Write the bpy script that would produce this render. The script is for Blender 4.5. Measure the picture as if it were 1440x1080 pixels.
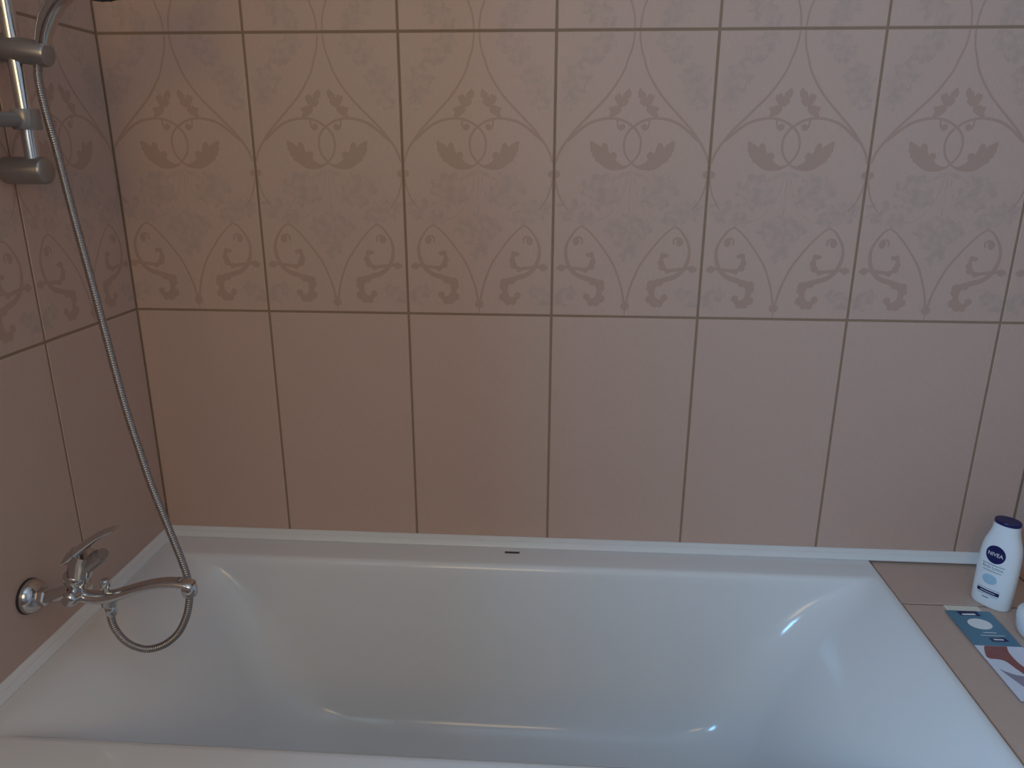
import bpy, bmesh, math
import numpy as np
from mathutils import Vector, Matrix, geometry

for o in list(bpy.data.objects): bpy.data.objects.remove(o)
scene = bpy.context.scene
C = scene.collection
PI = math.pi

# ------------------------------------------------------------------ camera
ZO = 1.05                       # height of the grout line above the plain tile row
CAM = Vector((0.7544, -1.2633, 0.2670 + ZO))
F, YAW, PITCH, ROLL = 1042.55, -0.0633, -0.3005, 0.0029
fwd = Vector((math.sin(YAW)*math.cos(PITCH), math.cos(YAW)*math.cos(PITCH), math.sin(PITCH)))
rt = Vector((math.cos(YAW), -math.sin(YAW), 0)); up = rt.cross(fwd)
R2 = rt*math.cos(ROLL) + up*math.sin(ROLL); U2 = -rt*math.sin(ROLL) + up*math.cos(ROLL)
cd = bpy.data.cameras.new('camera'); cam = bpy.data.objects.new('camera', cd); C.objects.link(cam)
m = Matrix((R2, U2, -fwd)).transposed().to_4x4(); m.translation = CAM; cam.matrix_world = m
cd.sensor_fit = 'HORIZONTAL'; cd.sensor_width = 36.0; cd.lens = F/1440*36.0
cd.clip_start = 0.02; cd.clip_end = 50
scene.camera = cam

# ------------------------------------------------------------------ world, light, exposure
w = bpy.data.worlds.new('world'); scene.world = w; w.use_nodes = True
w.node_tree.nodes['Background'].inputs[0].default_value = (0.5, 0.7, 1.0, 1)
w.node_tree.nodes['Background'].inputs[1].default_value = 0.5
# two windows: an added one holding a warm fill light in the wall opposite the bathtub, and one in the deep left wall with blue daylight
FYA = -2.00                                 # wall opposite the bathtub
WIN = dict(x0=.12, x1=.82, z0=1.35, z1=2.10)
LWN = dict(y0=-1.86, y1=-1.26, z0=1.25, z1=2.05); LWD = .36     # left window and depth of its reveal, made deep to steer the daylight rightwards
COL_A, COL_B = (1.0, 0.64, 0.22), (0.25, 0.595, 1.0)
EN_A, EN_B = 5.3, 44.0
def area_light(name, loc, rot, sx, sy, en, col):
    ld = bpy.data.lights.new(name, 'AREA'); ld.shape = 'RECTANGLE'; ld.size = sx; ld.size_y = sy; ld.energy = en; ld.color = col
    lo = bpy.data.objects.new(name, ld); C.objects.link(lo); lo.location = loc; lo.rotation_euler = rot
area_light('warm_fill_light', ((WIN['x0']+WIN['x1'])/2, FYA-.03, (WIN['z0']+WIN['z1'])/2), (PI/2, 0, 0), WIN['x1']-WIN['x0']-.1, WIN['z1']-WIN['z0']-.1, EN_A, COL_A)  # added warm fill, stands for no known lamp
area_light('left_window_daylight', (-LWD+.10, (LWN['y0']+LWN['y1'])/2, (LWN['z0']+LWN['z1'])/2), (0, -PI/2, 0), LWN['z1']-LWN['z0']-.1, LWN['y1']-LWN['y0']-.1, EN_B, COL_B)
vs = scene.view_settings
scene.display_settings.display_device = 'sRGB'
vs.view_transform = 'Standard'; vs.look = 'None'; vs.exposure = 0.0; vs.gamma = 1.0; vs.use_curve_mapping = False

# ------------------------------------------------------------------ pixel helpers (direction only)
def ray(u, v): return fwd + R2*((u-720)/F) + U2*((540-v)/F)
def on_y(u, v, y): d = ray(u, v); return CAM + d*((y-CAM.y)/d.y)
def on_z(u, v, z): d = ray(u, v); return CAM + d*((z-CAM.z)/d.z)
def on_x(u, v, x): d = ray(u, v); return CAM + d*((x-CAM.x)/d.x)

# ------------------------------------------------------------------ materials
def srgb(r, g, b):
    f = lambda c: c/12.92 if c <= .04045 else ((c+.055)/1.055)**2.4
    return (f(r/255), f(g/255), f(b/255), 1)
def mat(name, col, rough=.5, metal=0., noise=0., scale=20., bump=0., bscale=200., spec=.5, coat=0., stretch=None):
    mt = bpy.data.materials.new(name); mt.use_nodes = True; nt = mt.node_tree; b = nt.nodes['Principled BSDF']
    b.inputs['Base Color'].default_value = col; b.inputs['Roughness'].default_value = rough; b.inputs['Metallic'].default_value = metal
    b.inputs['Specular IOR Level'].default_value = spec; b.inputs['Coat Weight'].default_value = coat; b.inputs['Coat Roughness'].default_value = .08
    tc = nt.nodes.new('ShaderNodeTexCoord')
    mp = nt.nodes.new('ShaderNodeMapping'); nt.links.new(tc.outputs['Object'], mp.inputs[0])
    if stretch: mp.inputs['Scale'].default_value = stretch
    if noise:
        n = nt.nodes.new('ShaderNodeTexNoise'); n.inputs['Scale'].default_value = scale; n.inputs['Detail'].default_value = 4
        nt.links.new(mp.outputs[0], n.inputs['Vector'])
        mx = nt.nodes.new('ShaderNodeMix'); mx.data_type = 'RGBA'
        mx.inputs[6].default_value = tuple(c*(1-noise) for c in col[:3])+(1,); mx.inputs[7].default_value = tuple(min(1, c*(1+noise)) for c in col[:3])+(1,)
        nt.links.new(n.outputs['Fac'], mx.inputs[0]); nt.links.new(mx.outputs[2], b.inputs['Base Color'])
    if bump:
        n2 = nt.nodes.new('ShaderNodeTexNoise'); n2.inputs['Scale'].default_value = bscale; n2.inputs['Detail'].default_value = 2
        nt.links.new(mp.outputs[0], n2.inputs['Vector'])
        bp = nt.nodes.new('ShaderNodeBump'); bp.inputs['Strength'].default_value = bump; bp.inputs['Distance'].default_value = .0005
        nt.links.new(n2.outputs['Fac'], bp.inputs['Height']); nt.links.new(bp.outputs[0], b.inputs['Normal'])
    return mt
TILE = srgb(200, 170, 155)
def linen(name, col, noise=.10):      # ceramic with a woven linen relief: fine vertical threads
    return mat(name, col, .42, noise=noise, scale=1., bump=.25, bscale=1., spec=.35, stretch=(900, 900, 60))
def pale_ink():                      # the same ceramic with a thin cloudy wash of grey over it
    mt = linen('tile_pale_ink', TILE); nt = mt.node_tree; b = nt.nodes['Principled BSDF']
    tc = nt.nodes.new('ShaderNodeTexCoord'); n = nt.nodes.new('ShaderNodeTexNoise'); n.inputs['Scale'].default_value = 75; n.inputs['Detail'].default_value = 3
    nt.links.new(tc.outputs['Object'], n.inputs['Vector'])
    mp = nt.nodes.new('ShaderNodeMapRange'); mp.inputs[1].default_value = .36; mp.inputs[2].default_value = .62; nt.links.new(n.outputs['Fac'], mp.inputs[0])
    mx = nt.nodes.new('ShaderNodeMix'); mx.data_type = 'RGBA'; mx.inputs[7].default_value = srgb(188, 162, 149)
    nt.links.new(b.inputs['Base Color'].links[0].from_socket, mx.inputs[6]); nt.links.new(mp.outputs[0], mx.inputs[0]); nt.links.new(mx.outputs[2], b.inputs['Base Color'])
    return mt
M = dict(
    tile=linen('tile_linen', TILE), ink=linen('tile_ink', srgb(184, 153, 137), .05), pale=pale_ink(),
    ledge=mat('ledge_tile', srgb(198, 171, 156), .4, noise=.05, scale=60, spec=.35),
    grout=mat('grout', srgb(148, 124, 102), .9, noise=.12, scale=90),
    acrylic=mat('white_acrylic', (.80, .80, .80, 1), .13, noise=.01, scale=3),
    pvc=mat('white_pvc', (.78, .78, .77, 1), .35, noise=.02, scale=8),
    chrome=mat('chrome', (.62, .62, .62, 1), .13, 1., noise=.06, scale=25),
    satin=mat('satin_grey', (.36, .34, .33, 1), .33, .75, noise=.06, scale=30),
    hose=mat('steel_hose', (.36, .34, .335, 1), .28, .9, noise=.12, scale=300),
    dark=mat('dark_rubber', (.03, .03, .035, 1), .5, noise=.1, scale=50),
    clear=mat('grey_plastic', (.30, .28, .27, 1), .25, .2, noise=.05, scale=40),
    badge=mat('badge', srgb(84, 66, 60), .4, .3, noise=.1, scale=200),
    bwhite=mat('bottle_white', (.82, .84, .86, 1), .25, noise=.01, scale=20, coat=.3),
    navy=mat('navy', srgb(22, 24, 84), .3, noise=.08, scale=80),
    ptext=mat('print_grey', srgb(78, 96, 122), .5, noise=.05, scale=300),
    sky=mat('print_pale_blue', srgb(166, 199, 219), .35, noise=.10, scale=90),
    white=mat('print_white', (.86, .86, .86, 1), .4, noise=.02, scale=60),
    teal=mat('brochure_teal', srgb(84, 128, 152), .35, noise=.10, scale=25),
    cream=mat('paper_cream', srgb(232, 222, 204), .6, noise=.03, scale=40),
    paper=mat('paper_white', srgb(222, 226, 238), .4, noise=.03, scale=30),
    skin=mat('print_skin', srgb(146, 86, 80), .4, noise=.22, scale=45),
    mauve=mat('print_mauve', srgb(150, 140, 158), .4, noise=.12, scale=40),
    paint=mat('ceiling_paint', (.80, .78, .74, 1), .8, noise=.02, scale=5),
    floor=mat('floor_tile', srgb(170, 145, 125), .4, noise=.08, scale=12),
    wood=mat('door_white', (.75, .73, .69, 1), .45, noise=.04, scale=6),
    frame=mat('window_frame_white', (.8, .8, .8, 1), .35, noise=.02, scale=8),
)
def glassmat():
    mt = bpy.data.materials.new('window_glass'); mt.use_nodes = True; b = mt.node_tree.nodes['Principled BSDF']
    b.inputs['Transmission Weight'].default_value = 1; b.inputs['Roughness'].default_value = .02; b.inputs['IOR'].default_value = 1.45
    return mt
M['glass'] = glassmat()

# ------------------------------------------------------------------ mesh helpers
def link(name, me, parent=None, loc=None, rot=None):
    o = bpy.data.objects.new(name, me); C.objects.link(o)
    if parent: o.parent = parent
    if loc is not None: o.location = loc
    if rot is not None: o.rotation_euler = rot
    return o
def mesh(bm, name, mats, smooth=False, recalc=True):
    if recalc: bmesh.ops.recalc_face_normals(bm, faces=bm.faces)
    me = bpy.data.meshes.new(name); bm.to_mesh(me); bm.free()
    for x in (mats if isinstance(mats, (list, tuple)) else [mats]): me.materials.append(M[x])
    if smooth:
        me.polygons.foreach_set('use_smooth', [True]*len(me.polygons))
    return me
def auto(o, ang=35):                   # smooth shading with sharp edges kept
    me = o.data; bm = bmesh.new(); bm.from_mesh(me)
    for e in bm.edges:
        e.smooth = not (len(e.link_faces) == 2 and e.calc_face_angle(0) > math.radians(ang))
    for f in bm.faces: f.smooth = True
    bm.to_mesh(me); bm.free(); return o
def empty(name, loc, rotz=0):
    o = bpy.data.objects.new(name, None); C.objects.link(o); o.location = loc; o.rotation_euler = (0, 0, rotz); o.empty_display_size = .02; return o
def tag(o, label, cat=None, group=None, kind=None):
    o['label'] = label
    if cat: o['category'] = cat
    if group: o['group'] = group
    if kind: o['kind'] = kind
    return o
def box(bm, a, b):
    (x0, y0, z0), (x1, y1, z1) = a, b
    v = [bm.verts.new(p) for p in ((x0,y0,z0),(x1,y0,z0),(x1,y1,z0),(x0,y1,z0),(x0,y0,z1),(x1,y0,z1),(x1,y1,z1),(x0,y1,z1))]
    for f in ((0,3,2,1),(4,5,6,7),(0,1,5,4),(1,2,6,5),(2,3,7,6),(3,0,4,7)): bm.faces.new([v[i] for i in f])
def lathe(bm, prof, origin, axis, n=32):
    """prof: list of (distance along axis, radius)"""
    ax = Vector(axis).normalized(); t = Vector((0, 0, 1)) if abs(ax.z) < .9 else Vector((1, 0, 0))
    e1 = ax.cross(t).normalized(); e2 = ax.cross(e1); O = Vector(origin); rings = []
    for d, r in prof:
        rings.append([bm.verts.new(O+ax*d+(e1*math.cos(2*PI*k/n)+e2*math.sin(2*PI*k/n))*max(r, 1e-5)) for k in range(n)])
    for a, b in zip(rings, rings[1:]):
        for k in range(n): bm.faces.new((a[k], a[(k+1) % n], b[(k+1) % n], b[k]))
    bm.faces.new(rings[0][::-1]); bm.faces.new(rings[-1])
def catmull(pts, n=8):
    P = [Vector(p) for p in pts]; P = [P[0]*2-P[1]] + P + [P[-1]*2-P[-2]]; out = []
    for i in range(1, len(P)-2):
        for k in range(n):
            t = k/n; a, b, c, d = P[i-1:i+3]
            out.append(.5*((2*b)+(c-a)*t+(2*a-5*b+4*c-d)*t*t+(3*b-a-3*c+d)*t**3))
    return out+[P[-2]]
def sweep(bm, path, rad, n=16, up=Vector((0, 0, 1)), side=None):
    """tube along path; rad[i] = (r_side, r_up) or r"""
    rings = []; L = len(path); prev = None
    for i, p in enumerate(path):
        t = (path[min(i+1, L-1)]-path[max(i-1, 0)]).normalized()
        if side is not None: s = Vector(side); s = (s - t*s.dot(t)).normalized()
        elif prev is None:
            s = t.cross(up)
            if s.length < 1e-3: s = t.cross(Vector((0, 1, 0)))
            s.normalize()
        else: s = (prev - t*prev.dot(t)).normalized()
        prev = s; u = s.cross(t)
        r = rad[i] if hasattr(rad, '__len__') else rad
        rs, ru = r if hasattr(r, '__len__') else (r, r)
        rings.append([bm.verts.new(p+s*(rs*math.cos(2*PI*k/n))+u*(ru*math.sin(2*PI*k/n))) for k in range(n)])
    for a, b in zip(rings, rings[1:]):
        for k in range(n): bm.faces.new((a[k], a[(k+1) % n], b[(k+1) % n], b[k]))
    bm.faces.new(rings[0][::-1]); bm.faces.new(rings[-1])
def part(name, parent, material, fn, smooth=None, label=None, inv=True):
    """mesh child built in world coordinates of its thing's space"""
    bm = bmesh.new(); fn(bm); me = mesh(bm, name, material); o = link(name, me, parent)
    if smooth is not None: auto(o, smooth)
    if label: o['label'] = label
    return o
def bev(o, wd=.002, seg=2):
    b = o.modifiers.new('bevel', 'BEVEL'); b.width = wd; b.segments = seg; b.limit_method = 'ANGLE'; return o

# ------------------------------------------------------------------ the printed ornament of the decor tiles
TW, TH = 0.25, 0.4511            # tile pitch
GR = 0.0040                      # joint width
XC = 0.2422                      # first (cut) column of the back wall
def za(x, y): return 560+x/6., 100+y/6.
def zb(x, y): return 560+x/6., 280+y/6.
def zc(x, y): return 560+x/2.454, 20+y/2.454
def tl(p):                       # pixel on the third tile of the back wall -> tile coordinates in metres
    q = on_y(p[0], p[1], 0.0); return (q.x-(XC+1.5*TW), q.z-ZO)
ink_curves, ink_polys, ink_dots, pale_polys, pale_curves = [], [], [], [], []
def curve(pts, w0, w1=None, pale=False): (pale_curves if pale else ink_curves).append(([tl(p) for p in pts], w0, w0 if w1 is None else w1))
def dot(p, r_px, pale=False):
    c = tl(p); ink_dots.append((c, r_px*.00120)) if not pale else pale_polys.append([(c[0]+r_px*.0012*(1+.22*math.cos(5*a+c[0]*40))*math.cos(a), c[1]+r_px*.0012*(1+.22*math.cos(5*a+c[0]*40))*math.sin(a)) for a in [2*PI*k/30 for k in range(30)]])
# big ogee
curve([(673.5, 40), (674.5, 55), (677, 70), (681.4, 83), (686, 98), (693, 112), (703, 128), (714, 142), (727, 156), (740, 170), (752, 183), (763, 198), (772, 213), (777.5, 229)], .0030, .0042)
curve([(777.3, 250), (774.5, 264), (768, 281), (758, 295)], .003, .002)
dot((775.5, 245), 5)
# arch that loops over the middle and runs into the lower leaf
curve([za(*p) for p in ((1215, 590), (1160, 540), (1110, 495), (1060, 457), (1000, 426), (930, 406), (860, 398), (800, 404), (740, 424), (690, 455), (640, 500), (608, 560), (602, 630), (618, 700), (655, 752), (700, 795), (760, 820), (840, 825), (900, 800))], .0050, .0028)
curve([za(*p) for p in ((800, 408), (800, 440), (792, 475), (770, 495), (748, 482), (745, 460), (765, 448))], .0032, .0032)
dot(za(766, 470), 3.6)
# upper and lower acanthus leaves
ink_polys.append([tl(za(*p)) for p in ((870, 398), (845, 392), (805, 370), (782, 352), (768, 330), (772, 305), (748, 300), (722, 282), (708, 255), (722, 238), (700, 222), (692, 190), (698, 162), (713, 146), (735, 168), (758, 190), (768, 226), (778, 200), (795, 188), (806, 202), (828, 205), (832, 232), (818, 262), (800, 292), (822, 290), (842, 300), (878, 308), (868, 332), (858, 350), (872, 372))])
ink_polys.append([tl(za(*p)) for p in ((690, 790), (740, 792), (785, 768), (806, 742), (792, 716), (804, 684), (830, 680), (854, 694), (866, 664), (872, 630), (888, 606), (908, 602), (922, 620), (930, 646), (948, 622), (978, 606), (1010, 586), (1024, 606), (1014, 640), (1018, 668), (1000, 690), (1000, 716), (976, 732), (972, 758), (945, 772), (905, 804), (850, 826), (780, 826), (722, 806))])
# lower ogee, bulb and scrolls
curve([zb(*p) for p in ((694, 850), (702, 810), (718, 735), (750, 640), (792, 540), (850, 452), (910, 370), (970, 300), (1020, 252), (1062, 224))], .0040, .0026)
curve([zb(*p) for p in ((1062, 224), (1105, 250), (1150, 310), (1180, 370), (1192, 430), (1186, 490), (1165, 552), (1130, 604), (1070, 645), (1000, 665), (940, 690))], .0026, .0095)
dot(zb(685, 885), 6.2); curve([zb(685, 885), zb(687, 960)], .003, .001)
curve([zb(*p) for p in ((1060, 372), (1058, 335), (1085, 318), (1118, 330), (1128, 360), (1108, 380), (1088, 365))], .0030, .0040)
dot(zb(1100, 348), 3.6)
curve([zb(*p) for p in ((1262, 580), (1225, 580), (1190, 570), (1150, 576), (1085, 582), (1030, 588), (990, 572), (965, 540), (962, 500), (975, 470), (1000, 462), (1016, 474))], .0055, .0068)
dot(zb(1222, 578), 5.2); dot(zb(962, 520), 4.5); dot(zb(975, 560), 5); dot(zb(975, 462), 4); dot(zb(1020, 592), 4)
curve([zb(*p) for p in ((960, 680), (915, 705), (900, 745), (905, 800), (935, 840), (985, 845), (1010, 815))], .0120, .0070)
dot(zb(895, 705), 6.5); dot(zb(880, 740), 4.5); dot(zb(885, 828), 6); dot(zb(925, 860), 6); dot(zb(968, 868), 4.8); dot(zb(1005, 815), 5); dot(zb(960, 690), 5)
# pale foliage behind
for x, y, r in ((372, 92, 12), (400, 115, 15), (428, 140, 12), (405, 145, 9), (470, 205, 13), (490, 240, 14), (478, 275, 14), (500, 305, 10), (440, 215, 8), (375, 585, 15), (410, 600, 13), (345, 625, 14), (385, 645, 10), (440, 690, 14), (470, 680, 15), (500, 668, 10), (410, 705, 9), (500, 980, 12), (470, 960, 10)):
    dot(zc(x, y), r, True)
for x, y, r in ((278, 740, 20), (283, 785, 15), (284, 825, 9), (325, 735, 13)): dot(zc(x, y), r, True)
curve([zc(*p) for p in ((284, 540), (292, 590), (310, 640), (345, 690), (395, 715))], .0022, .0022, True)
curve([zc(*p) for p in ((284, 545), (320, 560), (370, 590))], .006, .006, True)
curve([zc(*p) for p in ((276, 540), (276, 640), (276, 720))], .0022, .0022, True)
curve([zc(*p) for p in ((420, 470), (450, 300), (440, 230))][1:], .003, .003, True)

def decor_print(x0, x1, flip):
    """flat ink of one decor tile as one layer without overlaps, clipped to x0..x1"""
    V, Fc, kind = [], [], []
    def face(pts, k):
        area = sum(p[0]*q[1]-q[0]*p[1] for p, q in zip(pts, pts[1:]+pts[:1]))
        if area < 0: pts = pts[::-1]
        i = len(V); V.extend(Vector(p) for p in pts); Fc.append(list(range(i, i+len(pts)))); kind.append(k)
    def ribbon(c, w0, w1, k, s):
        path = catmull([(s*p[0], p[1], 0) for p in c], 4); L = len(path); pr = None
        for i, p in enumerate(path):
            t = (path[min(i+1, L-1)]-path[max(i-1, 0)]).normalized(); n = Vector((-t.y, t.x, 0)); wd = (w0+(w1-w0)*i/(L-1))/2
            a, b = (p+n*wd).to_2d(), (p-n*wd).to_2d()
            if pr: face([pr[0], a, b, pr[1]], k)
            pr = (a, b)
    for s in (1, -1):
        for c, w0, w1 in pale_curves: ribbon(c, w0, w1, 1, s)
        for p in pale_polys: face([(s*x, z) for x, z in p], 1)
        for c, w0, w1 in ink_curves: ribbon(c, w0, w1, 0, s)
        for p in ink_polys: face([(s*x, z) for x, z in p], 0)
        for (cx, cz), r in ink_dots: face([(s*(cx+r*math.cos(2*PI*k/14)), cz+r*math.sin(2*PI*k/14)) for k in range(14)], 0)
    nv, ne, nf, ov, oe, of = geometry.delaunay_2d_cdt(V, [], Fc, 1, 1e-6)
    bm = bmesh.new(); bv = [bm.verts.new((p.x, -.00015, TH-p.y if flip else p.y)) for p in nv]
    cen = np.array([[sum(nv[i].x for i in f)/len(f), sum(nv[i].y for i in f)/len(f)] for f in nf]); best = np.full(len(nf), 9)
    for fc, k in zip(Fc, kind):                      # which ink covers which triangle
        P = np.array([V[i] for i in fc]); ins = np.zeros(len(nf), bool)
        for (ax, ay), (bx, by) in zip(P, np.roll(P, -1, 0)):
            if ay != by: ins ^= ((ay > cen[:, 1]) != (by > cen[:, 1])) & (cen[:, 0] < (bx-ax)*(cen[:, 1]-ay)/(by-ay)+ax)
        best[ins] = np.minimum(best[ins], k)
    for f, k in zip(nf, best):
        if k > 1: continue
        try: g = bm.faces.new([bv[i] for i in f])
        except ValueError: continue
        g.material_index = int(k)
    e = GR/2+.0006
    for co, no in (((x0+e, 0, 0), (-1, 0, 0)), ((x1-e, 0, 0), (1, 0, 0)), ((0, 0, e), (0, 0, -1)), ((0, 0, TH-e), (0, 0, 1))):
        bmesh.ops.bisect_plane(bm, geom=bm.verts[:]+bm.edges[:]+bm.faces[:], plane_co=co, plane_no=no, clear_outer=True)
    for f in bm.faces:
        f.normal_update()
        if f.normal.y > 0: f.normal_flip()
    return mesh(bm, 'floral_print', ['ink', 'pale'], recalc=False)
_tm, _pm = {}, {}
def tile_mesh(x0, x1, h, material='tile'):
    k = (round(x0, 4), round(x1, 4), round(h, 4), material)
    if k not in _tm:
        bm = bmesh.new(); a, b, g, c, dp = x0, x1, GR/2, .0008, .006
        lo_ = [(a+g, b-g, g, h-g, dp), (a+g, b-g, g, h-g, c), (a+g+c, b-g-c, g+c, h-g-c, 0)]
        rings = [[bm.verts.new(p) for p in ((q0, y, z0), (q1, y, z0), (q1, y, z1), (q0, y, z1))] for q0, q1, z0, z1, y in lo_]
        for r, s in zip(rings, rings[1:]):
            for i in range(4): bm.faces.new((r[i], r[(i+1) % 4], s[(i+1) % 4], s[i]))
        bm.faces.new(rings[-1]); bm.faces.new(rings[0][::-1])
        _tm[k] = mesh(bm, 'tile', material)
    return _tm[k]
def print_mesh(x0, x1, flip):
    k = (round(x0, 4), round(x1, 4), flip)
    if k not in _pm: _pm[k] = decor_print(x0, x1, flip)
    return _pm[k]
rows = [(0.0, ZO-2*TH, 'plain'), (ZO-2*TH, ZO-TH, 'plain'), (ZO-TH, ZO, 'plain'), (ZO, ZO+TH, 'decor'), (ZO+TH, ZO+2*TH, 'flip'), (ZO+2*TH, ZO+3*TH, 'plain'), (ZO+3*TH, 2.5, 'plain')]
def lay(wall, cols, place, rot, skip=lambda x, z0, z1: False):
    """cols: (centre along the wall, x0, x1); place(centre, z) -> location"""
    for cx, x0, x1 in cols:
        for z0, z1, kd in rows:
            if skip(cx, z0, z1): continue
            t = link('tile', tile_mesh(x0, x1, z1-z0), wall, place(cx, z0), (0, 0, rot))
            if kd != 'plain': link('floral_print', print_mesh(x0, x1, kd == 'flip'), t)

RX, FY, HZ = 1.5840, FYA, 2.50      # right wall, front wall, ceiling height
GD = .0009                            # joint depth
def wallbox(name, a, b, material, label):
    bm = bmesh.new(); box(bm, a, b); return tag(link(name, mesh(bm, name, material)), label, None, None, 'structure')
wb = wallbox('wall_back', (-.15, GD, 0), (RX+.15, .12, HZ), 'grout', 'back wall of salmon linen tiles with a band of floral decor tiles')
hw = TW/2
cols = [(XC-hw, hw-XC, hw)] + [(XC+hw+i*TW, -hw, hw) for i in range(5)] + [(XC+5*TW+hw, -hw, -hw+(RX-XC-5*TW))]
lay(wb, cols, lambda c, z: (c, 0, z), 0)
D1 = .2465
wl = empty('wall_left', (0, 0, 0)); tag(wl, 'left wall of salmon linen and floral decor tiles behind the mixer tap', None, None, 'structure')
def lwall(bm):
    h = LWN
    box(bm, (-LWD, FY, 0), (-GD, 0, h['z0'])); box(bm, (-LWD, FY, h['z1']), (-GD, 0, HZ)); box(bm, (-LWD, FY, h['z0']), (-GD, h['y0'], h['z1'])); box(bm, (-LWD, h['y1'], h['z0']), (-GD, 0, h['z1']))
part('masonry', wl, 'grout', lwall)
def lplace(c, z): return (0, c, z)
# local x runs to +y here; first tile spans y -D1..0
lc = [(-D1/2, -D1/2, D1/2)] + [(-D1-hw-i*TW, -hw, hw) for i in range(7)]
lay(wl, lc, lplace, PI/2, lambda c, z0, z1: LWN['y0']-hw < c < LWN['y1']+hw and z1 > LWN['z0'] and z0 < LWN['z1'])
wr = wallbox('wall_right', (RX+GD, FY, 0), (RX+.12, 0, HZ), 'grout', 'right wall of salmon tiles beside the tiled ledge')
rc = [(-hw, -hw, hw)] + [(-hw-i*TW, -hw, hw) for i in range(1, 8)]
lay(wr, rc, lambda c, z: (RX, c, z), -PI/2)
def holed(bm, xa, xb, h):
    box(bm, (xa, -.12, 0), (xb, 0, h['z0'])); box(bm, (xa, -.12, h['z1']), (xb, 0, HZ)); box(bm, (xa, -.12, h['z0']), (h['x0'], 0, h['z1'])); box(bm, (h['x1'], -.12, h['z0']), (xb, 0, h['z1']))
wf = empty('wall_front', (0, FY, 0)); tag(wf, 'plain salmon wall opposite the bathtub around the added window', None, None, 'structure')
part('masonry', wf, 'ledge', lambda bm: holed(bm, -.12, RX+.12, WIN))
wallbox('floor', (-.38, FY-.12, -.1), (RX+.15, .12, 0), 'floor', 'beige tiled bathroom floor')
wallbox('ceiling', (-.38, FY-.12, HZ), (RX+.15, .12, HZ+.1), 'paint', 'off-white painted bathroom ceiling')
def window(name, loc, rotz, hw_, hh, label):
    wn = empty(name, loc, rotz); tag(wn, label, None, None, 'structure')
    def fr(bm):
        t = .05
        box(bm, (-.03, -hw_, 0), (.03, -hw_+t, hh)); box(bm, (-.03, hw_-t, 0), (.03, hw_, hh)); box(bm, (-.03, -hw_+t, 0), (.03, hw_-t, t)); box(bm, (-.03, -hw_+t, hh-t), (.03, hw_-t, hh))
    part('window_frame', wn, 'frame', fr); part('pane', wn, 'glass', lambda bm: box(bm, (-.012, -hw_+.05, .05), (-.006, hw_-.05, hh-.05)))
window('fill_window_1', ((WIN['x0']+WIN['x1'])/2, FY-.065, WIN['z0']), PI/2, (WIN['x1']-WIN['x0'])/2, WIN['z1']-WIN['z0'], 'white framed added window around the warm fill light opposite the bathtub')  # unseen opening added to house the warm fill light
window('window_2', (-LWD+.055, (LWN['y0']+LWN['y1'])/2, LWN['z0']), 0, (LWN['y1']-LWN['y0'])/2, LWN['z1']-LWN['z0'], 'white framed window deep in the left tiled wall')

# ------------------------------------------------------------------ bathtub
RZ = 0.605                              # rim height
TX0, TX1, TY0, TY1 = .002, 1.3355, -.002, -.660
def rrect(x0, x1, ya, yb, r, z, nc=12, ns=24):
    """rounded rectangle loop, counter-clockwise from above, ya > yb"""
    r = min(r, (x1-x0)/2-.001, (ya-yb)/2-.001); pts = []
    cs = [(x1-r, yb+r, -PI/2), (x1-r, ya-r, 0), (x0+r, ya-r, PI/2), (x0+r, yb+r, PI)]
    for i, (cx, cy, a0) in enumerate(cs):
        arc = [Vector((cx+r*math.cos(a0+PI/2*k/nc), cy+r*math.sin(a0+PI/2*k/nc), z)) for k in range(nc+1)]
        pts += arc
        nx, ny, na = cs[(i+1) % 4]; nxt = Vector((nx+r*math.cos(na), ny+r*math.sin(na), z))
        pts += [arc[-1].lerp(nxt, k/ns) for k in range(1, ns)]
    return pts
def tub(bm):
    L = []
    L.append(rrect(TX0+.004, TX1-.004, TY0-.004, TY1+.004, .008, RZ-.03))
    L.append(rrect(TX0, TX1, TY0, TY1, .008, RZ-.028))
    L.append(rrect(TX0, TX1, TY0, TY1, .008, RZ-.003))
    L.append(rrect(TX0+.001, TX1-.001, TY0-.001, TY1+.001, .008, RZ-.0008))
    L.append(rrect(TX0+.004, TX1-.004, TY0-.004, TY1+.004, .008, RZ))
    # depth, xl, xr, yback, yfront, corner radius
    for d, xl, xr, yb, yf, r in (
        (0, .036, 1.327, -.072, -.534, .010), (.0006, .043, 1.323, -.077, -.528, .012), (.004, .058, 1.316, -.0815, -.522, .018), (.010, .075, 1.306, -.0842, -.519, .030),
        (.020, .097, 1.292, -.0855, -.517, .048), (.035, .114, 1.270, -.087, -.515, .056), (.055, .133, 1.243, -.089, -.513, .064), (.080, .153, 1.215, -.0915, -.511, .070), (.120, .177, 1.184, -.0955, -.507, .074),
        (.170, .200, 1.155, -.100, -.503, .076), (.220, .220, 1.133, -.104, -.499, .078), (.265, .240, 1.116, -.109, -.494, .082), (.295, .260, 1.100, -.116, -.488, .086), (.315, .285, 1.078, -.128, -.476, .090), (.328, .318, 1.045, -.146, -.458, .092), (.334, .36, 1.0, -.17, -.434, .085), (.337, .43, .93, -.21, -.394, .06)):
        yf -= .007
        L.append(rrect(xl, xr, yb, yf, r, RZ-d))
    R = [[bm.verts.new(p) for p in l] for l in L]; n = len(R[0])
    for a, b in zip(R, R[1:]):
        for k in range(n): bm.faces.new((a[k], a[(k+1) % n], b[(k+1) % n], b[k]))
    bm.faces.new(R[-1])
bt = empty('bathtub', (.67, -.33, .1)); tag(bt, 'white acrylic built-in bathtub with sloping ends between the tiled walls', 'bathtub')
bt_off = Vector((-.67, .33, -.1))
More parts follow.
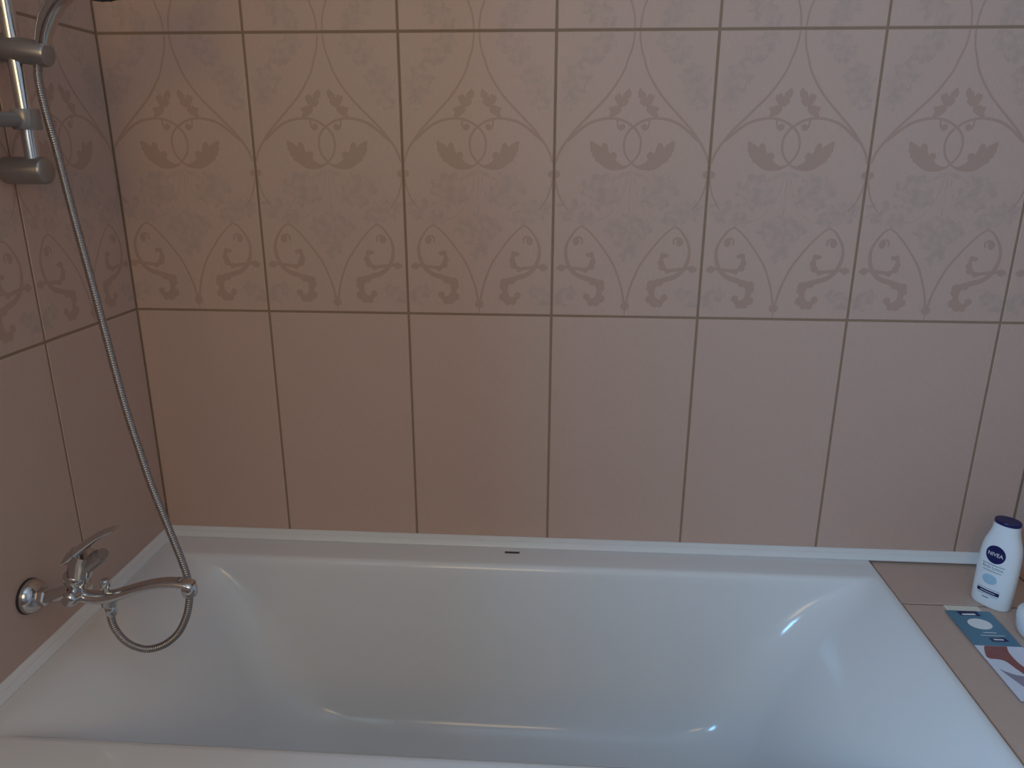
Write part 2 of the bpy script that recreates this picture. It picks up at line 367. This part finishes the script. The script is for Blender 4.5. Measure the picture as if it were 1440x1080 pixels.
o = part('tub_shell', bt, 'acrylic', tub, 60); o.location = bt_off
em = part('badge', bt, 'badge', lambda bm: box(bm, (.664, -.0375, RZ+.0001), (.6915, -.0315, RZ+.0012)), label='tiny dark brown badge'); em.location = bt_off; bev(em, .0004, 1)
# front panel under the rim
pn = wallbox('wall_bath_panel', (0, -.655, 0), (TX1, -.640, RZ-.032), 'grout', 'tiled front panel below the rim of the bathtub')
for i in range(6):
    x = i*TW; wdt = min(TW, TX1-x)
    if wdt > .05: link('tile', tile_mesh(-hw, -hw+wdt, RZ-.032), pn, (x+hw, -.657, 0))

# ------------------------------------------------------------------ tiled ledge right of the tub
LZ = RZ-.0045
lg = wallbox('ledge', (TX1+.0015, -.655, 0), (RX, 0, LZ-GD), 'grout', 'tiled ledge at the right end of the bathtub')
SEAM = -.1465
LW = RX-TX1-.002
for y0, y1 in ((SEAM, 0), (SEAM-TH, SEAM), (-.655, SEAM-TH)):
    t = link('tile', tile_mesh(-LW/2, LW/2, y1-y0, 'ledge'), lg, ((RX+TX1)/2+.001, y0, LZ), (-PI/2, 0, 0))

# ------------------------------------------------------------------ white plastic trims
def trim(name, p0, p1, out, label):
    """p0,p1 at the wall foot, out = direction into the room"""
    bm = bmesh.new(); out = Vector(out); prof = [(0, 0), (.0175, 0), (.0180, .0015), (.0168, .0040), (.0100, .0098), (.0088, .0100), (.0040, .0138), (.0020, .0150), (0, .0150)]
    a = [bm.verts.new(Vector(p0)+out*d+Vector((0, 0, h))) for d, h in prof]; b = [bm.verts.new(Vector(p1)+out*d+Vector((0, 0, h))) for d, h in prof]
    for i in range(len(prof)): j = (i+1) % len(prof); bm.faces.new((a[i], a[j], b[j], b[i]))
    bm.faces.new(a); bm.faces.new(b[::-1])
    return tag(auto(link(name, mesh(bm, name, 'pvc')), 25), label, None, None, 'structure')
trim('trim_1', (.0, 0, RZ+.0002), (RX, 0, RZ+.0002), (0, -1, 0), 'white plastic sealing strip along the back wall')
trim('trim_2', (0, -.018, RZ+.0002), (0, -.66, RZ+.0002), (1, 0, 0), 'white plastic sealing strip along the left wall')

# ------------------------------------------------------------------ mixer tap
FYY = -.3785
mx = empty('mixer_tap', (0, FYY, .706)); tag(mx, 'chrome single-lever bath mixer tap mounted on the left wall', 'faucet')
MO = Vector((0, -FYY, -.706))
def mpart(name, material, fn, sm=40, label=None):
    o = part(name, mx, material, fn, sm, label); o.location = MO; return o
def F_(u, v): return on_y(u, v, FYY)
mpart('gasket', 'dark', lambda bm: lathe(bm, [(0, .0258), (.003, .0258), (.0032, .02)], (0, FYY, .706), (1, 0, 0), 40))
mpart('rosette', 'chrome', lambda bm: lathe(bm, [(.003, .0248), (.006, .0248), (.010, .0235), (.015, .0195), (.018, .0150), (.019, .011)], (0, FYY, .706), (1, 0, 0), 40), 60)
mpart('union_nut', 'chrome', lambda bm: lathe(bm, [(.017, .0115), (.019, .0135), (.027, .0135), (.029, .0115)], (0, FYY, .706), (1, 0, 0), 6), 20)
mpart('inlet_pipe', 'chrome', lambda bm: sweep(bm, catmull([(.028, FYY, .7065), (.042, FYY, .710), (.056, FYY, .7155), (.066, FYY, .717)], 6), 0.0095, 20), 50)
mpart('body', 'chrome', lambda bm: (lathe(bm, [(-.024, .004), (-.023, .0085), (-.020, .0105), (-.016, .0112), (.016, .0112), (.020, .0105), (.023, .0085), (.024, .004)], (.075, FYY, .715), (0, 1, 0), 32)), 50)
mpart('cartridge_housing', 'chrome', lambda bm: lathe(bm, [(-.004, .011), (.004, .0118), (.010, .0135), (.013, .0165), (.019, .0172), (.024, .0165), (.026, .0150)], (.076, FYY, .722), (.12, 0, 1), 32), 40)
def lever(bm):
    # cap that sits on the cartridge, then the paddle
    path = catmull([F_(96, 786), F_(107, 777), F_(122, 765), F_(138, 754), F_(152, 747), F_(162, 743.5)], 7); n = len(path)
    sweep(bm, path, [(.0165*(1-.42*(i/(n-1))), (.0078*(1-.70*(i/(n-1)))+.0006)*min(1, .55+i*.12)) for i in range(n)], 18, side=(0, 1, 0))
    p = F_(97, 788); hub = [F_(112, 806), F_(113, 797), F_(114, 787), F_(117, 777)]
    sweep(bm, catmull(hub, 5), [(.0158, .0165)]*16, 24, side=(0, 1, 0))
mpart('lever', 'chrome', lever, 50)
mpart('lever_block', 'satin', lambda bm: sweep(bm, catmull([F_(121, 797), F_(131, 789), F_(140, 782), F_(145, 778)], 4), [(.011, .0105)]*9+[(.010, .008)]*4, 16, side=(0, 1, 0)), 40)
def spout(bm):
    path = catmull([F_(104, 835), F_(122, 838.5), F_(140, 840), F_(158, 838), F_(178, 832), F_(200, 825), F_(222, 820.5), F_(245, 819), F_(262, 821), F_(271, 824)], 7); n = len(path)
    rr = []
    for i in range(n):
        t = i/(n-1)
        rr.append((.0098+.0040*max(0, math.sin(PI*min(1, t*1.3)))*.5+.0012*t, .0088 if t < .25 else .0088-.0022*min(1, (t-.25)/.3)))
    sweep(bm, path, rr, 20, side=(0, 1, 0))
mpart('spout', 'chrome', spout, 50)
tip = F_(266, 826)
mpart('aerator', 'chrome', lambda bm: lathe(bm, [(-.006, .0095), (.000, .0112), (.008, .0110), (.012, .0096), (.0125, .0080)], tip, (0, 0, -1), 24), 40)
kb = F_(150, 832)
mpart('diverter_knob', 'chrome', lambda bm: lathe(bm, [(-.004, .0042), (.008, .0042), (.0085, .0068), (.012, .0076), (.018, .0072), (.020, .005)], kb, (0, 0, 1), 20), 40)
ot = F_(154, 846)
mpart('hose_outlet', 'chrome', lambda bm: lathe(bm, [(-.008, .0115), (.004, .0110), (.0045, .0090), (.006, .0090)], ot, (0, 0, -1), 24), 40)

# ------------------------------------------------------------------ shower hose
hp = [ot+Vector((0, 0, -.006))]
for u, v, y in ((156.5, 870, FYY), (163, 886, FYY), (177, 902, -.376), (195, 911, -.374), (212, 912.5, -.371), (232, 906, -.368), (250, 891, -.364), (261, 870, -.361), (266, 848, -.358), (266, 828, -.356), (263, 810, -.3545), (255, 787, -.352), (243, 757, -.349), (228, 720, -.345), (212, 680, -.341), (195, 630, -.336), (178, 578, -.330), (163, 525, -.325), (148, 468, -.319), (134, 415, -.314), (119, 360, -.308), (104, 305, -.302), (91, 255, -.296), (79, 208, -.290), (68, 170, -.278), (60, 140, -.271), (55, 118, -.2655), (53, 100, -.262), (54, 84, -.2606)):
    hp.append(on_y(u, v, y))
path0 = catmull(hp, 12)
# even spacing, ribs every 3.2 mm
acc = [0.0]
for a, b in zip(path0, path0[1:]): acc.append(acc[-1]+(b-a).length)
NR = int(acc[-1]/.0008); pts = []; j = 0
for i in range(NR+1):
    s = acc[-1]*i/NR
    while j < len(acc)-2 and acc[j+1] < s: j += 1
    pts.append(path0[j].lerp(path0[j+1], (s-acc[j])/max(1e-9, acc[j+1]-acc[j])))
hs = empty('shower_hose', hp[0]); tag(hs, 'ribbed steel shower hose looping from the mixer tap up to the hand shower', 'hose')
ho = part('hose_tube', hs, 'hose', lambda bm: sweep(bm, pts, [.0051+.0005*math.cos(2*PI*i/4) for i in range(len(pts))], 10), 180); ho.location = -hp[0]
def nut(bm, a, b, r): d = (b-a); lathe(bm, [(0, r*.82), (d.length*.15, r), (d.length*.85, r), (d.length, r*.8)], a, d, 20)
o = part('hose_nut', hs, 'chrome', lambda bm: nut(bm, hp[0]+Vector((0, 0, .001)), hp[0]+Vector((.001, 0, -.016)), .0082), 40); o.location = -hp[0]
o = part('hose_nut', hs, 'chrome', lambda bm: nut(bm, pts[-9], pts[-1]+(pts[-1]-pts[-6])*.6, .0068), 40); o.location = -hp[0]

# ------------------------------------------------------------------ shower rail
BY = -.2606; BX = .0423
rl = empty('shower_rail', (0, BY, 1.294)); tag(rl, 'chrome shower riser rail with grey wall brackets on the left wall', 'shower rail')
RO = Vector((0, -BY, -1.294))
def rpart(name, material, fn, sm=40, label=None, parent=None):
    o = part(name, parent or rl, material, fn, sm, label); o.location = RO if parent is None else (0, 0, 0); return o
rpart('bar', 'chrome', lambda bm: lathe(bm, [(0, .0098), (.68, .0098)], (BX, BY, 1.296), (0, 0, 1), 32))
for z in (1.294, 1.972):
    rpart('wall_bracket', 'satin', lambda bm: lathe(bm, [(0, .0150), (.001, .0172), (.0045, .0180), (.055, .0180), (.0585, .0165), (.0600, .0140)], (.0005, BY, z), (1, 0, 0), 36))
SZ = on_y(40, 73, BY).z
sl = rpart('slider', 'satin', lambda bm: (lathe(bm, [(0, .0150), (.003, .0160), (.060, .0155), (.0630, .0140), (.0640, .0115)], (.026, BY, SZ+.006), (1, 0, -.16), 32)), label='grey sliding holder on the rail')
rpart('slider_knob', 'satin', lambda bm: lathe(bm, [(-.004, .0150), (.000, .0190), (.018, .0200), (.023, .0195), (.026, .0150)], (.026, BY, SZ+.006), (-1, 0, .0), 32), parent=sl)

# ------------------------------------------------------------------ soap dish clipped on the rail
KZ = on_y(30, 168, BY).z
sd = empty('soap_dish', (BX, BY, KZ)); tag(sd, 'grey plastic soap dish clipped on the shower rail below the slider', 'soap dish')
def sd_collar(bm):
    n = 32; ri, ro, h = .0101, .0165, .013
    prof = [(ri, -h), (ro, -h), (ro+.001, -h+.002), (ro+.001, h-.002), (ro, h), (ri, h)]
    rings = [[bm.verts.new((r*math.cos(2*PI*k/n), r*math.sin(2*PI*k/n), z)) for k in range(n)] for r, z in prof]
    for i in range(len(rings)):
        a, b = rings[i], rings[(i+1) % len(rings)]
        for k in range(n): bm.faces.new((a[k], a[(k+1) % n], b[(k+1) % n], b[k]))
part('clip', sd, 'clear', sd_collar, 40)
part('arm', sd, 'clear', lambda bm: sweep(bm, catmull([(-.004, -.012, -.001), (-.006, -.03, -.001), (-.006, -.055, -.002), (-.006, -.075, -.004)], 5), [(.010, .0095)]*16, 16, side=(1, 0, 0)), 50)
def tray(bm):
    n = 40; prof = [(.02, -.010), (.80, -.012), (.95, -.006), (1.0, .008), (.97, .009), (.91, -.003), (.78, -.0075), (.02, -.006)]
    rings = [[bm.verts.new((-.002+.036*f*math.cos(2*PI*k/n), -.125+.055*f*math.sin(2*PI*k/n), z)) for k in range(n)] for f, z in prof]
    for a, b in zip(rings, rings[1:]):
        for k in range(n): bm.faces.new((a[k], a[(k+1) % n], b[(k+1) % n], b[k]))
    bm.faces.new(rings[0][::-1]); bm.faces.new(rings[-1])
part('tray', sd, 'clear', tray, 40)

# ------------------------------------------------------------------ hand shower in the holder
h0 = on_y(56, 80, -.2606)
hand = empty('hand_shower', h0); tag(hand, 'chrome hand shower resting in the slider of the rail', 'shower head')
def hpath(): return [on_y(u, v, y) for u, v, y in ((56, 80, -.2606), (58, 68, -.2610), (60.5, 53, -.263), (64, 38, -.266), (71, 19, -.271), (83, 0, -.278), (100, -16, -.287), (120, -30, -.295))]
def handle(bm):
    p = catmull(hpath(), 7); n = len(p)
    sweep(bm, p, [(.0072+.0052*min(1, i/(n*.5)), .0072+.0040*min(1, i/(n*.5))) for i in range(n)], 20, side=(0, 1, 0))
o = part('handle', hand, 'chrome', handle, 60); o.location = -h0
hc = on_y(147, -39, -.300); hd = Vector((.38, -.20, -.90)).normalized()
o = part('head', hand, 'chrome', lambda bm: lathe(bm, [(-.020, .010), (-.014, .026), (-.004, .038), (.006, .041), (.012, .0405)], hc, hd, 40), 50); o.location = -h0
fp = part('nozzle_plate', hand, 'dark', lambda bm: lathe(bm, [(.0115, .038), (.0140, .0375), (.0150, .030), (.0152, 0)], hc, hd, 40), 40); fp.location = -h0
e1 = hd.cross(Vector((0, 1, 0))).normalized(); e2 = hd.cross(e1)
def noz(bm, c): lathe(bm, [(0, .0019), (.0025, .0016), (.003, .0008)], c, hd, 8)
for rr, nn in ((.012, 8), (.023, 14), (.033, 20)):
    for k in range(nn):
        c = hc+hd*.0138+(e1*math.cos(2*PI*k/nn)+e2*math.sin(2*PI*k/nn))*rr
        part('nozzle', fp, 'dark', lambda bm: noz(bm, c))

# ------------------------------------------------------------------ print helpers
def text_mesh(s, size):
    cu = bpy.data.curves.new('t', 'FONT'); cu.body = s; cu.size = size; cu.align_x = 'CENTER'; cu.align_y = 'CENTER'; cu.resolution_u = 3
    ob = bpy.data.objects.new('t', cu); C.objects.link(ob); bpy.context.view_layer.update()
    me = bpy.data.meshes.new_from_object(ob.evaluated_get(bpy.context.evaluated_depsgraph_get()))
    bpy.data.objects.remove(ob); bpy.data.curves.remove(cu); return me

# ------------------------------------------------------------------ lotion bottle
BC = Vector((1.4865, -.1370, LZ)); BROT = math.radians(-53)
bo = empty('lotion_bottle', BC, BROT); bo.scale = (.94, .94, 1.04); tag(bo, 'white body lotion bottle with navy cap and round navy logo on the ledge', 'bottle')
SUP = 2.35
prof = [(0, .0285, .0165), (.0015, .0305, .0185), (.005, .0318, .0196), (.03, .0325, .0200), (.06, .0326, .0202), (.085, .0322, .0200), (.100, .0310, .0195), (.111, .0285, .0186), (.120, .0250, .0178), (.128, .0222, .0170), (.136, .0206, .0165), (.143, .0200, .0163)]
def ab(z):
    for (z0, a0, b0), (z1, a1, b1) in zip(prof, prof[1:]):
        if z <= z1: t = (z-z0)/(z1-z0); return a0+(a1-a0)*t, b0+(b1-b0)*t
    return prof[-1][1:]
def sgn(c, e): return math.copysign(abs(c)**e, c)
def bbody(bm):
    n = 48; R = []
    for z, a, b in prof: R.append([bm.verts.new((a*sgn(math.cos(2*PI*k/n), 2/SUP), b*sgn(math.sin(2*PI*k/n), 2/SUP), z)) for k in range(n)])
    for p, q in zip(R, R[1:]):
        for k in range(n): bm.faces.new((p[k], p[(k+1) % n], q[(k+1) % n], q[k]))
    bm.faces.new(R[0][::-1]); bm.faces.new(R[-1])
part('bottle_body', bo, 'bwhite', bbody, 50)
def cap(bm):
    n = 40; R = []
    for z, f in ((.143, .98), (.1435, 1.02), (.1475, 1.02), (.1485, .97)): R.append([bm.verts.new((.0203*f*math.cos(2*PI*k/n), .0168*f*math.sin(2*PI*k/n), z)) for k in range(n)])
    for p, q in zip(R, R[1:]):
        for k in range(n): bm.faces.new((p[k], p[(k+1) % n], q[(k+1) % n], q[k]))
    bm.faces.new(R[0][::-1]); bm.faces.new(R[-1])
part('cap', bo, 'navy', cap, 40, label='navy blue cap')
def wrap(x, z, off):
    a, b = ab(z); t = min(1, abs(x)/a); return Vector((x, -b*(1-t**SUP)**(1/SUP)-off, z))
LSH = -.001                       # label centre
def wrapped(me, cx, cz, off):
    for v in me.vertices: v.co = wrap(v.co.x+cx, v.co.y+cz, off)
    me.update(); return me
def disc_mesh(rx, rz, nr=6, n=36):
    bm = bmesh.new(); c = bm.verts.new((0, 0, 0)); R = [[bm.verts.new((rx*i/nr*math.cos(2*PI*k/n), rz*i/nr*math.sin(2*PI*k/n), 0)) for k in range(n)] for i in range(1, nr+1)]
    for k in range(n): bm.faces.new((c, R[0][k], R[0][(k+1) % n]))
    for p, q in zip(R, R[1:]):
        for k in range(n): bm.faces.new((p[k], q[k], q[(k+1) % n], p[(k+1) % n]))
    me = bpy.data.meshes.new('print'); bm.to_mesh(me); bm.free(); return me
def bar_mesh(wd, ht, n=16):
    bm = bmesh.new(); a = [bm.verts.new((wd*(i/n-.5), -ht/2, 0)) for i in range(n+1)]; b = [bm.verts.new((wd*(i/n-.5), ht/2, 0)) for i in range(n+1)]
    for i in range(n): bm.faces.new((a[i], a[i+1], b[i+1], b[i]))
    me = bpy.data.meshes.new('print'); bm.to_mesh(me); bm.free(); return me
def pr(name, me, material, cx, cz, off, label=None):
    me.materials.clear(); me.materials.append(M[material]); o = link(name, wrapped(me, cx, cz, off), bo)
    if label: o['label'] = label
    return o
pr('logo_disc', disc_mesh(.0158, .0150), 'navy', LSH, .0935, .0003, 'round navy logo')
pr('logo_lettering', text_mesh('NIVEA', .0088), 'white', LSH, .0935, .0006, 'white lettering NIVEA')
pr('rule_line', bar_mesh(.036, .0008), 'navy', LSH, .0755, .0003)
pr('product_lettering', text_mesh('Body Lotion', .0068), 'ptext', LSH, .0705, .0003, 'lettering Body Lotion')
pr('rule_line', bar_mesh(.030, .0009), 'ptext', LSH, .0645, .0003)
pr('label_picture', disc_mesh(.0120, .0085), 'sky', LSH-.001, .0500, .0003, 'pale blue splash')
pr('rule_line', bar_mesh(.036, .0006), 'ptext', LSH, .0335, .0003)
pr('label_band', bar_mesh(.036, .0062), 'navy', LSH, .0280, .0003, 'navy band')
pr('fine_print', bar_mesh(.024, .0009), 'white', LSH, .0280, .0006)
pr('rule_line', bar_mesh(.034, .0006), 'ptext', LSH, .0225, .0003)
pr('fine_print', bar_mesh(.011, .0016), 'ptext', LSH-.002, .0180, .0003)

# ------------------------------------------------------------------ brochure on the ledge
BRZ = LZ+.0035
def LP(u, v): p = on_z(u, v, BRZ); return p
bx0, bx1, byt = 1.3985, 1.4690, -.1665
br = empty('brochure', (bx0, byt, LZ)); tag(br, 'teal and white printed brochure lying flat on the tiled ledge', 'brochure')
def slab(bm, x0, x1, ya, yb, z0, z1): box(bm, (x0, yb, z0), (x1, ya, z1))
def bpart(name, material, fn, label=None): return part(name, br, material, fn, None, label)
BW, BL = bx1-bx0, .212
bpart('back_page', 'cream', lambda bm: slab(bm, .006, BW-.010, .0170, -BL, .0003, .0015), 'cream page under the cover')
bpart('inner_pages', 'mauve', lambda bm: slab(bm, .001, BW, -.001, -BL, .0015, .0026))
cv = bpart('cover', 'teal', lambda bm: slab(bm, 0, BW, 0, -.0915, .0026, .0035), 'teal printed half')
cw = bpart('cover_photo', 'paper', lambda bm: slab(bm, 0, BW, -.0915, -BL, .0026, .0035), 'white half with a printed arm')
def flat(name, parent, material, pts, z=.00365, label=None):
    bm = bmesh.new(); V = [bm.verts.new((x, y, z)) for x, y in pts]; f = bm.faces.new(V); f.normal_update()
    if f.normal.z < 0: f.normal_flip()
    o = link(name, mesh(bm, name, material, recalc=False), parent)
    if label: o['label'] = label
    return o
def rect(cx, cy, wd, ht): return [(cx-wd/2, cy-ht/2), (cx+wd/2, cy-ht/2), (cx+wd/2, cy+ht/2), (cx-wd/2, cy+ht/2)]
def oval(cx, cy, a, b): return [(cx+a*math.cos(2*PI*k/32), cy+b*math.sin(2*PI*k/32)) for k in range(32)]
def px(u, v): p = LP(u, v); return (p.x-bx0, p.y-byt)
flat('logo_box', cv, 'navy', [px(1344, 859.5), px(1372, 859.5), px(1380, 866.5), px(1352, 865.5)], label='navy logo box')
flat('fine_print', cv, 'white', [px(1352, 863), px(1370, 863), px(1373, 865.2), px(1354, 865)], .0038)
cx, cy = px(1378, 877.5); flat('picture_oval', cv, 'white', oval(cx, cy, .0180, .0145), label='white oval picture')
c = px(1392, 890); flat('fine_print', cv, 'white', rect(c[0], c[1], .020, .0016), .0038)
c = px(1396, 894); flat('fine_print', cv, 'white', rect(c[0], c[1], .036, .0013), .0038)
flat('text_box', cv, 'navy', [px(1390, 897), px(1412, 897), px(1420, 902.5), px(1396, 902.5)], label='navy text box')
c = px(1404.5, 899.8); flat('fine_print', cv, 'white', rect(c[0], c[1], .015, .0030), .0038)
# printed arm and mauve cloth
arm = [px(1386, 905.8), px(1412, 905.8), px(1419, 918), px(1432, 932), px(1447, 943), px(1456, 952), px(1452, 960), px(1440, 948.5), px(1428, 940), px(1414, 930), px(1402, 927), px(1392, 926.0), px(1386, 921)]
def soften(p):                            # rounded closed outline
    q = catmull([(x, y, 0) for x, y in [p[-1]]+p+p[:2]], 5); return [(v.x, min(v.y, -.0920)) for v in q[5:-6]]
arm = soften(arm)
arm = [(min(BW-.0005, max(.0005, x)), y) for x, y in arm]
flat('printed_arm', cw, 'skin', arm, label='printed brown arm')
cl = [px(1407, 942), px(1414, 944.5), px(1428, 949), px(1440, 951.5), px(1449, 956), px(1452, 972), px(1440, 966)]
cl = soften(cl)
cl = [(min(BW-.0005, max(.0005, x)), y) for x, y in cl]
flat('printed_cloth', cw, 'mauve', cl)

# ------------------------------------------------------------------ white jar beside the brochure
jc = Vector((1.5190, -.2270, LZ))
jr = empty('round_container', jc); tag(jr, 'round white lidded container beside the brochure on the ledge', 'container')
part('container_body', jr, 'bwhite', lambda bm: lathe(bm, [(0, .030), (.002, .034), (.008, .038), (.018, .040), (.026, .0395)], (0, 0, 0), (0, 0, 1), 40), 50)
part('lid', jr, 'bwhite', lambda bm: lathe(bm, [(.0262, .0395), (.027, .0410), (.038, .0405), (.042, .037), (.0435, .028), (.044, 0)], (0, 0, 0), (0, 0, 1), 40), 50)
